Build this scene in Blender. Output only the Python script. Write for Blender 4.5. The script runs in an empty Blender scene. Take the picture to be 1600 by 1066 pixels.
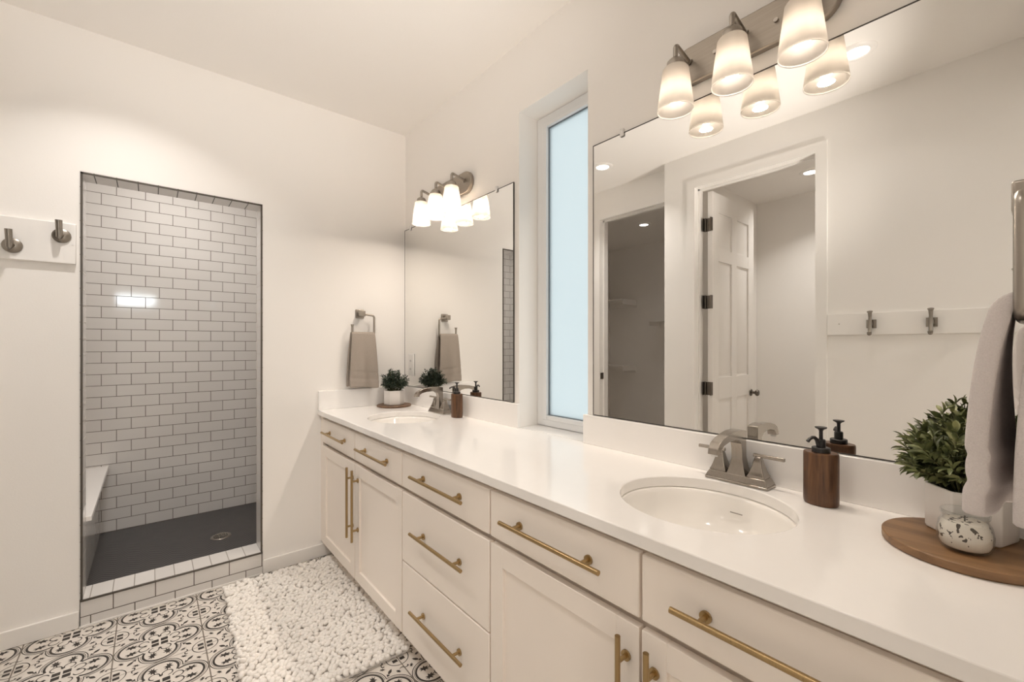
import bpy, bmesh, math, random
from mathutils import Vector, Matrix
PI = math.pi
S = bpy.context.scene
C = S.collection
random.seed(7)

# ---------------------------------------------------------------- camera, world, exposure
B = 1.3612      # mirror wall plane (x)
D = 2.7924      # far wall plane (y)
H = 2.74        # ceiling
CZ = 0.8953     # counter top
WL = -0.45      # left wall (with the door)
WA = -0.57      # left wall of the recess by the shower
NY = -0.0485      # near wall
cam_d = bpy.data.cameras.new('camera'); cam = bpy.data.objects.new('camera', cam_d); C.objects.link(cam)
cam_d.sensor_width = 36; cam_d.sensor_fit = 'HORIZONTAL'; cam_d.lens = 680.04 / 1600 * 36
cam_d.shift_y = 7.12 / 1600; cam_d.clip_start = 0.02
cam.location = (0, 0, 1.2876); cam.rotation_euler = (PI / 2, 0, -math.radians(39.743))
S.camera = cam
w = bpy.data.worlds.new('sky'); S.world = w; w.use_nodes = True
nt = w.node_tree; bg = nt.nodes['Background']
bg.inputs[0].default_value = (0.84, 0.95, 1.0, 1); bg.inputs[1].default_value = 0.44
S.view_settings.view_transform = 'Standard'; S.view_settings.look = 'None'
S.view_settings.gamma = 1; S.view_settings.use_curve_mapping = False
S.view_settings.exposure = 1.28
BULB = 5.0     # vanity bulbs
CAN = 1.0      # recessed lights, added fill ones included
fl = bpy.data.lights.new('bounce_fill', 'SPOT'); fl.energy = 64; fl.color = (1.0, 0.92, 0.845); fl.spot_size = math.radians(70); fl.spot_blend = 1.0; fl.shadow_soft_size = .05
flo = bpy.data.objects.new('bounce_fill', fl); C.objects.link(flo); flo.location = (.02, .0, 1.15)   # added fill spot, like a camera flash bounced off the ceiling
flo.rotation_euler = (Vector((.28, 1.50, H)) - Vector(flo.location)).to_track_quat('-Z', 'Y').to_euler()
WARM = (1.0, 0.87, 0.74)
CANC = (1.0, 0.945, 0.89)
try:
    S.cycles.use_denoising = True
    S.cycles.max_bounces = 16; S.cycles.diffuse_bounces = 12; S.cycles.glossy_bounces = 6
    S.cycles.transmission_bounces = 8; S.cycles.transparent_max_bounces = 12
    S.cycles.sample_clamp_indirect = 6.0
    S.cycles.caustics_reflective = False; S.cycles.caustics_refractive = False
except Exception:
    pass

# ---------------------------------------------------------------- materials
def new_mat(name):
    m = bpy.data.materials.new(name); m.use_nodes = True
    return m, m.node_tree, m.node_tree.nodes['Principled BSDF']
def N(t, kind, **kw):
    n = t.nodes.new(kind)
    for k, v in kw.items(): setattr(n, k, v)
    return n
def math_n(t, op, a, b=None):
    n = N(t, 'ShaderNodeMath', operation=op)
    for i, v in enumerate((a, b)):
        if v is None: continue
        if isinstance(v, (int, float)): n.inputs[i].default_value = v
        else: t.links.new(v, n.inputs[i])
    return n.outputs[0]
def mix_col(t, fac, a, b):
    n = N(t, 'ShaderNodeMix', data_type='RGBA')
    t.links.new(fac, n.inputs[0])
    for i, v in ((6, a), (7, b)):
        if isinstance(v, tuple): n.inputs[i].default_value = v + (1,) if len(v) == 3 else v
        else: t.links.new(v, n.inputs[i])
    return n.outputs[2]
def bump(t, bs, h, strength, dist=0.01):
    b = N(t, 'ShaderNodeBump'); b.inputs['Strength'].default_value = strength; b.inputs['Distance'].default_value = dist
    t.links.new(h, b.inputs['Height']); t.links.new(b.outputs[0], bs.inputs['Normal'])
def plain(name, col, rough=0.5, metal=0.0, spec=0.5, noise=0.0, nscale=60, bumpy=0.0, coat=0.0, bdist=0.005):
    m, t, bs = new_mat(name)
    bs.inputs['Base Color'].default_value = (*col, 1); bs.inputs['Roughness'].default_value = rough
    bs.inputs['Metallic'].default_value = metal; bs.inputs['Specular IOR Level'].default_value = spec
    bs.inputs['Coat Weight'].default_value = coat
    co = N(t, 'ShaderNodeTexCoord'); no = N(t, 'ShaderNodeTexNoise'); no.inputs['Scale'].default_value = nscale; no.inputs['Detail'].default_value = 4
    t.links.new(co.outputs['Object'], no.inputs['Vector'])
    if noise:
        lo = tuple(max(0, c * (1 - noise)) for c in col); hi = tuple(min(1, c * (1 + noise)) for c in col)
        t.links.new(mix_col(t, no.outputs[0], lo, hi), bs.inputs['Base Color'])
    if bumpy: bump(t, bs, no.outputs[0], bumpy, bdist)
    return m
def brushed(name, col, rough, axis=2):
    m, t, bs = new_mat(name)
    bs.inputs['Metallic'].default_value = 1; bs.inputs['Roughness'].default_value = rough
    co = N(t, 'ShaderNodeTexCoord'); mp = N(t, 'ShaderNodeMapping')
    sc = [400, 400, 400]; sc[axis] = 8; mp.inputs['Scale'].default_value = sc
    no = N(t, 'ShaderNodeTexNoise'); no.inputs['Scale'].default_value = 1
    t.links.new(co.outputs['Object'], mp.inputs[0]); t.links.new(mp.outputs[0], no.inputs['Vector'])
    t.links.new(mix_col(t, no.outputs[0], tuple(c * .85 for c in col), tuple(min(1, c * 1.15) for c in col)), bs.inputs['Base Color'])
    t.links.new(math_n(t, 'ADD', math_n(t, 'MULTIPLY', no.outputs[0], .12), rough - .06), bs.inputs['Roughness'])
    return m
def tiles(name, axes, bw, rh, origin, col=(0.72, 0.70, 0.68), grout=(0.16, 0.138, 0.118), offset=0.5, rough=0.07, mortar=0.0040):
    m, t, bs = new_mat(name)
    co = N(t, 'ShaderNodeTexCoord'); sp = N(t, 'ShaderNodeSeparateXYZ'); cb = N(t, 'ShaderNodeCombineXYZ')
    t.links.new(co.outputs['Object'], sp.inputs[0])
    for i in range(2):
        t.links.new(math_n(t, 'SUBTRACT', sp.outputs[axes[i]], origin[i]), cb.inputs[i])
    br = N(t, 'ShaderNodeTexBrick', offset=offset)
    br.inputs['Scale'].default_value = 1; br.inputs['Brick Width'].default_value = bw; br.inputs['Row Height'].default_value = rh
    br.inputs['Mortar Size'].default_value = mortar / 2; br.inputs['Mortar Smooth'].default_value = 0.15; br.inputs['Bias'].default_value = 0
    br.inputs['Color1'].default_value = (*col, 1); br.inputs['Color2'].default_value = (*[c * .965 for c in col], 1); br.inputs['Mortar'].default_value = (*grout, 1)
    t.links.new(cb.outputs[0], br.inputs['Vector']); t.links.new(br.outputs['Color'], bs.inputs['Base Color'])
    bs.inputs['Roughness'].default_value = rough
    t.links.new(math_n(t, 'ADD', math_n(t, 'MULTIPLY', br.outputs['Fac'], .6), rough), bs.inputs['Roughness'])
    no = N(t, 'ShaderNodeTexNoise'); no.inputs['Scale'].default_value = 9
    t.links.new(co.outputs['Object'], no.inputs['Vector'])
    hgt = math_n(t, 'ADD', math_n(t, 'MULTIPLY', br.outputs['Fac'], -1.0), math_n(t, 'MULTIPLY', no.outputs[0], .12))
    bump(t, bs, hgt, 0.35, 0.002)
    return m
def wood(name, c1, c2, axis=2, scale=14, rough=0.45, plank=None):
    m, t, bs = new_mat(name)
    co = N(t, 'ShaderNodeTexCoord'); mp = N(t, 'ShaderNodeMapping')
    sc = [scale * 5] * 3; sc[axis] = scale * .6; mp.inputs['Scale'].default_value = sc
    no = N(t, 'ShaderNodeTexNoise'); no.inputs['Scale'].default_value = 1; no.inputs['Detail'].default_value = 6; no.inputs['Distortion'].default_value = 1.2
    t.links.new(co.outputs['Object'], mp.inputs[0]); t.links.new(mp.outputs[0], no.inputs['Vector'])
    rp = N(t, 'ShaderNodeValToRGB'); rp.color_ramp.elements[0].position = .32; rp.color_ramp.elements[1].position = .7
    rp.color_ramp.elements[0].color = (*c1, 1); rp.color_ramp.elements[1].color = (*c2, 1)
    t.links.new(no.outputs[0], rp.inputs[0]); col = rp.outputs[0]
    if plank:
        sp = N(t, 'ShaderNodeSeparateXYZ'); t.links.new(co.outputs['Object'], sp.inputs[0])
        fl = math_n(t, 'FLOOR', math_n(t, 'DIVIDE', sp.outputs[plank[0]], plank[1]))
        wn = N(t, 'ShaderNodeTexWhiteNoise', noise_dimensions='1D'); t.links.new(fl, wn.inputs['W'])
        col = mix_col(t, math_n(t, 'MULTIPLY', wn.outputs[0], .65), col, c2 if plank[2] else c1)
    t.links.new(col, bs.inputs['Base Color']); bs.inputs['Roughness'].default_value = rough
    bump(t, bs, no.outputs[0], .15, .002)
    return m
def emit(name, col, s):
    m, t, bs = new_mat(name)
    bs.inputs['Base Color'].default_value = (*col, 1)
    bs.inputs['Emission Color'].default_value = (*col, 1); bs.inputs['Emission Strength'].default_value = s
    return m
def frosted(name, col, clear, gloss=0.06, reflect=0.25):
    m, t, bs = new_mat(name); t.nodes.remove(bs); out = t.nodes['Material Output']
    tl = N(t, 'ShaderNodeBsdfTranslucent'); tl.inputs[0].default_value = (*col, 1)
    df = N(t, 'ShaderNodeBsdfDiffuse'); df.inputs[0].default_value = (*col, 1)
    tr = N(t, 'ShaderNodeBsdfTransparent'); tr.inputs[0].default_value = (*col, 1)
    gl = N(t, 'ShaderNodeBsdfGlossy'); gl.inputs[1].default_value = .25
    def mix(f, a, b):
        x = N(t, 'ShaderNodeMixShader'); x.inputs[0].default_value = f
        t.links.new(a, x.inputs[1]); t.links.new(b, x.inputs[2]); return x.outputs[0]
    r = mix(reflect, tl.outputs[0], df.outputs[0]); r = mix(clear, r, tr.outputs[0]); r = mix(gloss, r, gl.outputs[0])
    t.links.new(r, out.inputs[0]); return m
def clear_glass(name, col=(0.97, 0.98, 0.98)):
    m, t, bs = new_mat(name); t.nodes.remove(bs); out = t.nodes['Material Output']
    tr = N(t, 'ShaderNodeBsdfTransparent'); tr.inputs[0].default_value = (*col, 1)
    gl = N(t, 'ShaderNodeBsdfGlossy'); gl.inputs[1].default_value = .03
    lw = N(t, 'ShaderNodeLayerWeight'); fr = math_n(t, 'ADD', math_n(t, 'MULTIPLY', math_n(t, 'POWER', lw.outputs['Facing'], 3.0), .55), .03)
    x = N(t, 'ShaderNodeMixShader')
    t.links.new(fr, x.inputs[0]); t.links.new(tr.outputs[0], x.inputs[1]); t.links.new(gl.outputs[0], x.inputs[2])
    t.links.new(x.outputs[0], out.inputs[0]); return m
def chevron():
    m, t, bs = new_mat('charcoal_chevron_tile')
    co = N(t, 'ShaderNodeTexCoord'); sp = N(t, 'ShaderNodeSeparateXYZ'); t.links.new(co.outputs['Object'], sp.inputs[0])
    x, y = sp.outputs[0], sp.outputs[1]
    p, hh = 0.052, 0.030
    tri = math_n(t, 'PINGPONG', x, p)
    v = math_n(t, 'ADD', y, math_n(t, 'MULTIPLY', tri, 1.0))
    fv = math_n(t, 'PINGPONG', v, hh / 2)          # 0 at joints
    fx = math_n(t, 'PINGPONG', x, p / 2)
    line = fv
    g = math_n(t, 'LESS_THAN', line, .0024)
    no = N(t, 'ShaderNodeTexNoise'); no.inputs['Scale'].default_value = 14; t.links.new(co.outputs['Object'], no.inputs['Vector'])
    base = mix_col(t, no.outputs[0], (0.030, 0.028, 0.029), (0.060, 0.056, 0.056))
    t.links.new(mix_col(t, g, base, (0.15, 0.142, 0.136)), bs.inputs['Base Color'])
    bs.inputs['Roughness'].default_value = .42
    bump(t, bs, math_n(t, 'MULTIPLY', g, -1.0), .25, .002)
    return m
def leafy(name, c1, c2, c3):
    m, t, bs = new_mat(name)
    co = N(t, 'ShaderNodeTexCoord'); no = N(t, 'ShaderNodeTexNoise'); no.inputs['Scale'].default_value = 38; no.inputs['Detail'].default_value = 1
    t.links.new(co.outputs['Object'], no.inputs['Vector'])
    rp = N(t, 'ShaderNodeValToRGB'); e = rp.color_ramp.elements
    e[0].position = .3; e[0].color = (*c1, 1); e[1].position = .7; e[1].color = (*c3, 1); q = e.new(.5); q.color = (*c2, 1)
    t.links.new(no.outputs[0], rp.inputs[0]); t.links.new(rp.outputs[0], bs.inputs['Base Color'])
    bs.inputs['Roughness'].default_value = .45
    return m

M = {}
PAINT = (0.88, 0.86, 0.835)
M['wall'] = plain('warm_white_wall_paint', PAINT, .75, spec=.25, bumpy=.10, nscale=160, bdist=.002)
M['ceiling'] = plain('white_ceiling_paint', (0.88, 0.858, 0.83), .85, spec=.15, bumpy=.12, nscale=130, bdist=.002)
M['trim'] = plain('white_trim_paint', (0.87, 0.85, 0.825), .38, noise=.015, nscale=6)
M['cabinet'] = plain('white_cabinet_paint', (0.90, 0.835, 0.77), .36, noise=.012, nscale=5)
M['quartz'] = plain('white_quartz', (0.90, 0.885, 0.87), .11, noise=.012, nscale=30)
M['porcelain'] = plain('white_porcelain', (0.85, 0.83, 0.80), .12, coat=.3)
M['nickel'] = brushed('brushed_nickel', (0.38, 0.345, 0.305), .30)
M['nickel_h'] = brushed('brushed_nickel_plate', (0.35, 0.31, 0.265), .34, 1)
M['satin'] = brushed('satin_nickel_faucet', (0.40, 0.365, 0.325), .20)
M['pewter'] = brushed('dark_satin_nickel', (0.30, 0.27, 0.235), .30)
M['brass'] = brushed('satin_brass', (0.44, 0.315, 0.16), .30)
M['black'] = plain('matte_black_plastic', (0.018, 0.016, 0.016), .4)
M['mirror'] = plain('silvered_glass', (0.90, 0.90, 0.885), .0, metal=1.0)
M['mirror_edge'] = plain('dark_mirror_edge', (0.05, 0.045, 0.04), .3)
M['clip'] = plain('clear_plastic_clip', (0.8, 0.79, 0.77), .2)
M['tile_back'] = tiles('subway_tile_back', (0, 2), .154, .0773, (-.256 + .077, 2.2497))
M['tile_side'] = tiles('subway_tile_side', (1, 2), .154, .0773, (D, 2.2497))
M['tile_curb'] = tiles('subway_tile_curb', (0, 2), .154, .0764, (.2075 + .077, .124 - .0764), grout=(.13, .11, .09), mortar=.0042)
M['tile_curb_top'] = tiles('subway_tile_curb_top', (0, 1), .0775, .4, (.2075, D - .1), offset=0, grout=(.30, .28, .25))
M['tile_head'] = tiles('subway_tile_head', (0, 1), .0775, .4, (-.20, D - .1), offset=0, grout=(.06, .055, .05))
M['tile_jamb'] = tiles('subway_tile_jamb', (1, 2), .4, .0775, (D - .1, .0), offset=0, grout=(.33, .30, .27))
M['edge_trim'] = plain('bronze_edge_trim', (0.10, 0.088, 0.075), .4, metal=.6)
M['chevron'] = chevron()
M['slab'] = plain('white_bench_slab', (0.84, 0.82, 0.80), .18)
M['floor_white'] = plain('cream_cement_tile', (0.72, 0.675, 0.62), .42, noise=.03, nscale=12)
M['floor_ink'] = plain('charcoal_tile_pattern', (0.030, 0.025, 0.021), .45, noise=.25, nscale=18)
M['floor_grout'] = plain('brown_grey_grout', (0.22, 0.19, 0.16), .8)
M['rug'] = plain('white_chenille', (0.86, 0.83, 0.79), .95, spec=.1, bumpy=.5, nscale=260, bdist=.003)
M['rug_base'] = plain('white_rug_backing', (0.72, 0.69, 0.66), .95, spec=.1, bumpy=.3, nscale=200)
M['towel_taupe'] = plain('taupe_terry', (0.36, 0.315, 0.275), .95, spec=.1, noise=.22, nscale=420, bumpy=.6, bdist=.002)
M['towel_grey'] = plain('pale_grey_terry', (0.68, 0.635, 0.625), .95, spec=.1, noise=.12, nscale=700, bumpy=.6, bdist=.0015)
M['bottle_wood'] = wood('walnut_strips', (0.060, 0.025, 0.010), (0.19, 0.088, 0.036), 2, 12, .35, plank=(1, .0105, False))
M['board_wood'] = wood('acacia_board', (0.12, 0.060, 0.024), (0.29, 0.165, 0.078), 1, 6, .42, plank=(0, .045, True))
M['board_wood_dark'] = wood('dark_acacia_board', (0.10, 0.055, 0.030), (0.22, 0.125, 0.07), 1, 6, .42)
M['pot'] = plain('white_ceramic', (0.80, 0.775, 0.75), .4)
M['soil'] = plain('dark_moss', (0.03, 0.03, 0.018), .9, bumpy=.6)
M['leaf_dark'] = leafy('dark_green_leaf', (0.012, 0.022, 0.014), (0.028, 0.048, 0.030), (0.055, 0.085, 0.055))
M['leaf_olive'] = leafy('olive_green_leaf', (0.055, 0.070, 0.026), (0.15, 0.175, 0.070), (0.30, 0.31, 0.14))
M['stem'] = plain('green_stem', (0.07, 0.07, 0.025), .6)
M['glass'] = clear_glass('candle_glass')
M['window_clear'] = clear_glass('clear_window_glass')
M['wick'] = plain('wick', (0.05, 0.045, 0.04), .8)
M['shade'] = frosted('frosted_white_glass', (0.82, 0.79, 0.75), .05, .04, .30)
M['window_frost'] = frosted('frosted_window_glass', (0.93, 0.96, 0.96), .45, .05, .15)
M['vinyl'] = plain('white_vinyl_frame', (0.83, 0.84, 0.85), .3)
M['gasket'] = plain('blue_grey_gasket', (0.15, 0.17, 0.19), .5)
M['bulb'] = emit('warm_bulb', WARM, BULB)
M['bulb_far'] = emit('warm_bulb_far', WARM, BULB * 5.5)
M['lens'] = emit('recessed_lens', CANC, 4.0)
M['plate'] = plain('white_plastic', (0.80, 0.79, 0.77), .35)
M['dark_slot'] = plain('dark_slot', (0.03, 0.03, 0.03), .5)
M['slot_grey'] = plain('grey_overflow_slot', (0.30, 0.28, 0.26), .4)
M['hinge'] = brushed('oiled_nickel_hinge', (0.16, 0.14, 0.12), .35)
M['carpet'] = plain('beige_carpet', (0.45, 0.40, 0.34), .95, bumpy=.5, nscale=300)
def candle_wax():
    m, t, bs = new_mat('cream_wax_with_dried_petals')
    co = N(t, 'ShaderNodeTexCoord'); no = N(t, 'ShaderNodeTexNoise'); no.inputs['Scale'].default_value = 95; no.inputs['Detail'].default_value = 2
    n2 = N(t, 'ShaderNodeTexNoise'); n2.inputs['Scale'].default_value = 22
    t.links.new(co.outputs['Object'], no.inputs['Vector']); t.links.new(co.outputs['Object'], n2.inputs['Vector'])
    sp = N(t, 'ShaderNodeSeparateXYZ'); t.links.new(co.outputs['Object'], sp.inputs[0])
    band = math_n(t, 'MULTIPLY', math_n(t, 'GREATER_THAN', sp.outputs[2], .016), math_n(t, 'LESS_THAN', sp.outputs[2], .056))
    s = math_n(t, 'ADD', no.outputs[0], math_n(t, 'MULTIPLY', n2.outputs[0], .45))
    k = math_n(t, 'MULTIPLY', math_n(t, 'GREATER_THAN', s, .80), band)
    t.links.new(mix_col(t, k, (0.80, 0.74, 0.66), (0.06, 0.042, 0.026)), bs.inputs['Base Color']); bs.inputs['Roughness'].default_value = .45
    return m
M['wax'] = candle_wax()

# ---------------------------------------------------------------- mesh helpers
def nb(): return bmesh.new()
def box(bm, x0, x1, y0, y1, z0, z1, mi=0):
    vs = [bm.verts.new((x, y, z)) for z in (z0, z1) for y in (y0, y1) for x in (x0, x1)]
    for q in ((0, 2, 3, 1), (4, 5, 7, 6), (0, 1, 5, 4), (2, 6, 7, 3), (0, 4, 6, 2), (1, 3, 7, 5)):
        f = bm.faces.new([vs[i] for i in q]); f.material_index = mi
    return vs
def frustum(bm, cx, cy, z0, z1, hx0, hy0, hx1, hy1, ox=0, oy=0):
    vs = []
    for z, hx, hy, dx, dy in ((z0, hx0, hy0, 0, 0), (z1, hx1, hy1, ox, oy)):
        for sx, sy in ((-1, -1), (1, -1), (1, 1), (-1, 1)):
            vs.append(bm.verts.new((cx + dx + sx * hx, cy + dy + sy * hy, z)))
    bm.faces.new(vs[3::-1]); bm.faces.new(vs[4:])
    for i in range(4): bm.faces.new((vs[i], vs[(i + 1) % 4], vs[4 + (i + 1) % 4], vs[4 + i]))
def tube(bm, pts, r, seg=12, caps=True, radii=None, square=False):
    pts = [Vector(p) for p in pts]; rings = []
    t0 = (pts[1] - pts[0]).normalized()
    up = Vector((0, 0, 1)) if abs(t0.z) < .9 else Vector((1, 0, 0))
    n = t0.cross(up).normalized(); prev = t0
    for i, p in enumerate(pts):
        if i == 0: t = t0
        elif i == len(pts) - 1: t = (pts[-1] - pts[-2]).normalized()
        else: t = ((pts[i + 1] - p).normalized() + (p - pts[i - 1]).normalized()).normalized()
        ax = prev.cross(t)
        if ax.length > 1e-7: n = Matrix.Rotation(prev.angle(t), 3, ax) @ n
        n = (n - t * n.dot(t)).normalized(); b = t.cross(n); prev = t
        rr = radii[i] if radii else r
        rings.append([bm.verts.new(p + (n * math.cos(a) + b * math.sin(a)) * rr) for a in [2 * PI * k / seg + (PI / 4 if square else 0) for k in range(seg)]])
    for a, b in zip(rings, rings[1:]):
        for k in range(seg): bm.faces.new((a[k], a[(k + 1) % seg], b[(k + 1) % seg], b[k]))
    if caps: bm.faces.new(rings[0][::-1]); bm.faces.new(rings[-1])
def bend(p0, p1, p2, r, n=6):
    p0, p1, p2 = Vector(p0), Vector(p1), Vector(p2)
    a = p1 + (p0 - p1).normalized() * r; b = p1 + (p2 - p1).normalized() * r
    return [(a * (1 - t) ** 2 + p1 * 2 * t * (1 - t) + b * t * t) for t in [i / n for i in range(n + 1)]]
def path(pts, r, n=6):
    out = [Vector(pts[0])]
    for i in range(1, len(pts) - 1): out += bend(pts[i - 1], pts[i], pts[i + 1], r, n)
    out.append(Vector(pts[-1])); return out
def lathe(bm, prof, cx=0, cy=0, cz=0, seg=40, sx=1, sy=1, axis='z', close=False):
    rings = []
    for r, z in prof:
        if r < 1e-6:
            p = (0, 0, z); rings.append([p])
        else: rings.append([(r * sx * math.cos(2 * PI * k / seg), r * sy * math.sin(2 * PI * k / seg), z) for k in range(seg)])
    def tr(p):
        x, y, z = p
        if axis == 'x': x, y, z = z, x, y
        elif axis == 'y': x, y, z = y, z, x
        return bm.verts.new((x + cx, y + cy, z + cz))
    R = [[tr(p) for p in g] for g in rings]
    pairs = list(zip(R, R[1:])) + ([(R[-1], R[0])] if close else [])
    for a, b in pairs:
        for k in range(seg):
            k2 = (k + 1) % seg
            if len(a) == 1 and len(b) == 1: continue
            if len(a) == 1: bm.faces.new((a[0], b[k2], b[k]))
            elif len(b) == 1: bm.faces.new((a[k], a[k2], b[0]))
            else: bm.faces.new((a[k], a[k2], b[k2], b[k]))
def prism(bm, poly, lo, hi, axis='z'):
    def mk(p, h):
        if axis == 'z': return bm.verts.new((p[0], p[1], h))
        if axis == 'x': return bm.verts.new((h, p[0], p[1]))
        return bm.verts.new((p[0], h, p[1]))
    a = [mk(p, lo) for p in poly]; b = [mk(p, hi) for p in poly]; n = len(poly)
    bm.faces.new(a[::-1]); bm.faces.new(b)
    for i in range(n): bm.faces.new((a[i], a[(i + 1) % n], b[(i + 1) % n], b[i]))
def obj(name, bm, mat, parent=None, smooth=False, bevel=0, seg=2, angle=40, fix=True):
    if fix: bmesh.ops.recalc_face_normals(bm, faces=bm.faces[:])
    me = bpy.data.meshes.new(name)
    if parent is not None:
        r = parent
        while r.parent: r = r.parent
        bmesh.ops.translate(bm, verts=bm.verts[:], vec=-Vector(r.location))
    bm.to_mesh(me); bm.free()
    for mm in (mat if isinstance(mat, (list, tuple)) else [mat]): me.materials.append(M[mm])
    if smooth:
        for p in me.polygons: p.use_smooth = True
    o = bpy.data.objects.new(name, me); C.objects.link(o)
    if parent is not None: o.parent = parent
    if bevel:
        b = o.modifiers.new('bevel', 'BEVEL'); b.width = bevel; b.segments = seg; b.limit_method = 'ANGLE'; b.angle_limit = math.radians(angle)
        for p in me.polygons: p.use_smooth = True
        me.set_sharp_from_angle(angle=math.radians(35)) if not smooth else None
    elif smooth == 'auto':
        me.set_sharp_from_angle(angle=math.radians(35))
    return o
def thing(name, label, cat, loc=(0, 0, 0), group=None):
    o = bpy.data.objects.new(name, None); C.objects.link(o); o.empty_display_size = .05
    o.location = loc; o['label'] = label; o['category'] = cat
    if group: o['group'] = group
    return o
def tag(o, label, cat, group=None):
    o['label'] = label; o['category'] = cat
    if group: o['group'] = group
    return o
def struct(name, bm, mat, label=None, cat=None, **kw):
    o = obj(name, bm, mat, **kw); o['kind'] = 'structure'
    if label: o['label'] = label
    if cat: o['category'] = cat
    return o

# ---------------------------------------------------------------- floor with its cement-tile pattern
P = 0.30
MX, MY = 0.0325, 2.433
def build_floor():
    bm = nb()
    box(bm, -2.9, B + .2, -3.2, 4.4, -.06, 0)
    def flat(pts, z, mi):
        f = bm.faces.new([bm.verts.new((p[0], p[1], z)) for p in pts]); f.material_index = mi
    def ring(cx, cy, r, wd, z, skip=None, n=40, a0=0, a1=2 * PI):
        full = abs(a1 - a0 - 2 * PI) < 1e-6
        for k in range(n):
            b0 = a0 + (a1 - a0) * k / n; b1 = a0 + (a1 - a0) * (k + 1) / n; am = (b0 + b1) / 2
            if skip and skip(cx + r * math.cos(am), cy + r * math.sin(am)): continue
            q = [(cx + (r - wd / 2) * math.cos(b0), cy + (r - wd / 2) * math.sin(b0)), (cx + (r + wd / 2) * math.cos(b0), cy + (r + wd / 2) * math.sin(b0)),
                 (cx + (r + wd / 2) * math.cos(b1), cy + (r + wd / 2) * math.sin(b1)), (cx + (r - wd / 2) * math.cos(b1), cy + (r - wd / 2) * math.sin(b1))]
            flat(q, z, 1)
    def xf(pts, cx, cy, a, s=1.0, sy=None):
        ca, sa = math.cos(a), math.sin(a); sy = s if sy is None else sy
        return [(cx + s * x * ca - sy * y * sa, cy + s * x * sa + sy * y * ca) for x, y in pts]
    maple = [(-1, 0), (-.35, .14), (-.55, .55), (-.05, .34), (.05, .85), (.3, .3), (.8, .55), (.55, .12), (1.0, 0), (.55, -.12), (.8, -.55), (.3, -.3), (.05, -.85), (-.05, -.34), (-.55, -.55), (-.35, -.14)]
    lance = [(-1, 0), (-.5, .28), (0, .42), (.45, .3), (1, 0), (.45, -.3), (0, -.42), (-.5, -.28)]
    hook = [(-1, -.25), (-.4, .25), (.2, .3), (.55, .05), (.45, -.35), (.8, -.45), (1.0, .05), (.75, .6), (.2, .8), (-.45, .6)]
    sq = [(-1, -1), (1, -1), (1, 1), (-1, 1)]
    d, ro = .262 * P, .232 * P
    for i in range(-2, 4):
        for j in range(-9, 3):
            cx, cy = MX + i * P, MY + j * P
            if cy - P / 2 > 2.88: continue
            cs = [(cx + d * math.cos(a), cy + d * math.sin(a), a) for a in (0, PI / 2, PI, 1.5 * PI)]
            for k, (dx, dy, a) in enumerate(cs):
                others = [c for m_, c in enumerate(cs) if m_ != k]
                near = lambda x, y: (x - cx) ** 2 + (y - cy) ** 2 < (.235 * P) ** 2
                inside = lambda x, y: near(x, y) or any((x - o[0]) ** 2 + (y - o[1]) ** 2 < (ro * .985) ** 2 for o in others)
                ring(dx, dy, ro, .011 * P, .0003, inside)
                ring(dx, dy, ro * .80, .026 * P, .0003, lambda x, y: near(x, y) or any((x - o[0]) ** 2 + (y - o[1]) ** 2 < (ro * .80) ** 2 for o in others))
                ring(dx, dy, ro * .905, .006 * P, .0003, inside)
                ca, sa = math.cos(a), math.sin(a)
                for s_ in (-1, 1):
                    lx, ly = .038 * P, s_ * .080 * P
                    flat(xf(maple, dx + lx * ca - ly * sa, dy + lx * sa + ly * ca, a + s_ * .25, .088 * P, .066 * P), .0005, 1)
                    lx, ly = -.088 * P, s_ * .066 * P
                    ring(dx + lx * ca - ly * sa, dy + lx * sa + ly * ca, .056 * P, .013 * P, .0005, None, 14, a + s_ * .5 - PI * .80, a + s_ * .5 + PI * .80)
                lx = -.105 * P
                flat(xf(sq, dx + lx * ca, dy + lx * sa, a + PI / 4, .015 * P), .0006, 1)
            for sx in (-1, 1):
                for sy in (-1, 1):
                    flat(xf(sq, cx + sx * .052 * P, cy + sy * .048 * P, 0, .040 * P, .036 * P), .0005, 1)
                    qx, qy = cx + sx * P / 2, cy + sy * P / 2        # quarter of the corner circle
                    an = math.atan2(-sy, -sx)
                    ring(qx, qy, .150 * P, .011 * P, .0003, None, 12, an - PI / 4, an + PI / 4)
                    flat(xf(sq, qx - sx * .052 * P, qy - sy * .046 * P, 0, .034 * P, .027 * P), .0005, 1)
                    flat(xf(lance, qx - sx * .185 * P, qy - sy * .185 * P, an, .052 * P), .0005, 1)
                    for s_ in (-1, 1):
                        a2 = an + s_ * .42
                        flat(xf(maple, qx + .262 * P * math.cos(a2), qy + .262 * P * math.sin(a2), a2 + s_ * .9, .046 * P, .034 * P), .0005, 1)
                        a3 = an + s_ * .66
                        flat(xf(hook, qx + .222 * P * math.cos(a3), qy + .222 * P * math.sin(a3), a3 + PI / 2, .040 * P, .030 * P * s_), .0005, 1)
                    flat(xf([(-.6, -1), (1, 0), (-.6, 1)], cx + sx * .268 * P, cy + sy * .268 * P, an, .026 * P), .0005, 1)
            g = .0022
            flat([(cx - P / 2 - g, cy - P / 2), (cx - P / 2 + g, cy - P / 2), (cx - P / 2 + g, cy + P / 2), (cx - P / 2 - g, cy + P / 2)], .0008, 2)
            g = .0010
            flat([(cx - P / 2, cy - P / 2 - g), (cx + P / 2, cy - P / 2 - g), (cx + P / 2, cy - P / 2 + g), (cx - P / 2, cy - P / 2 + g)], .0007, 2)
    for f in bm.faces:
        if f.material_index and f.normal.z < 0: f.normal_flip()
    struct('floor', bm, ['floor_white', 'floor_ink', 'floor_grout'], 'cream floor tiles with a charcoal quatrefoil leaf pattern', fix=False)
build_floor()

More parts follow.
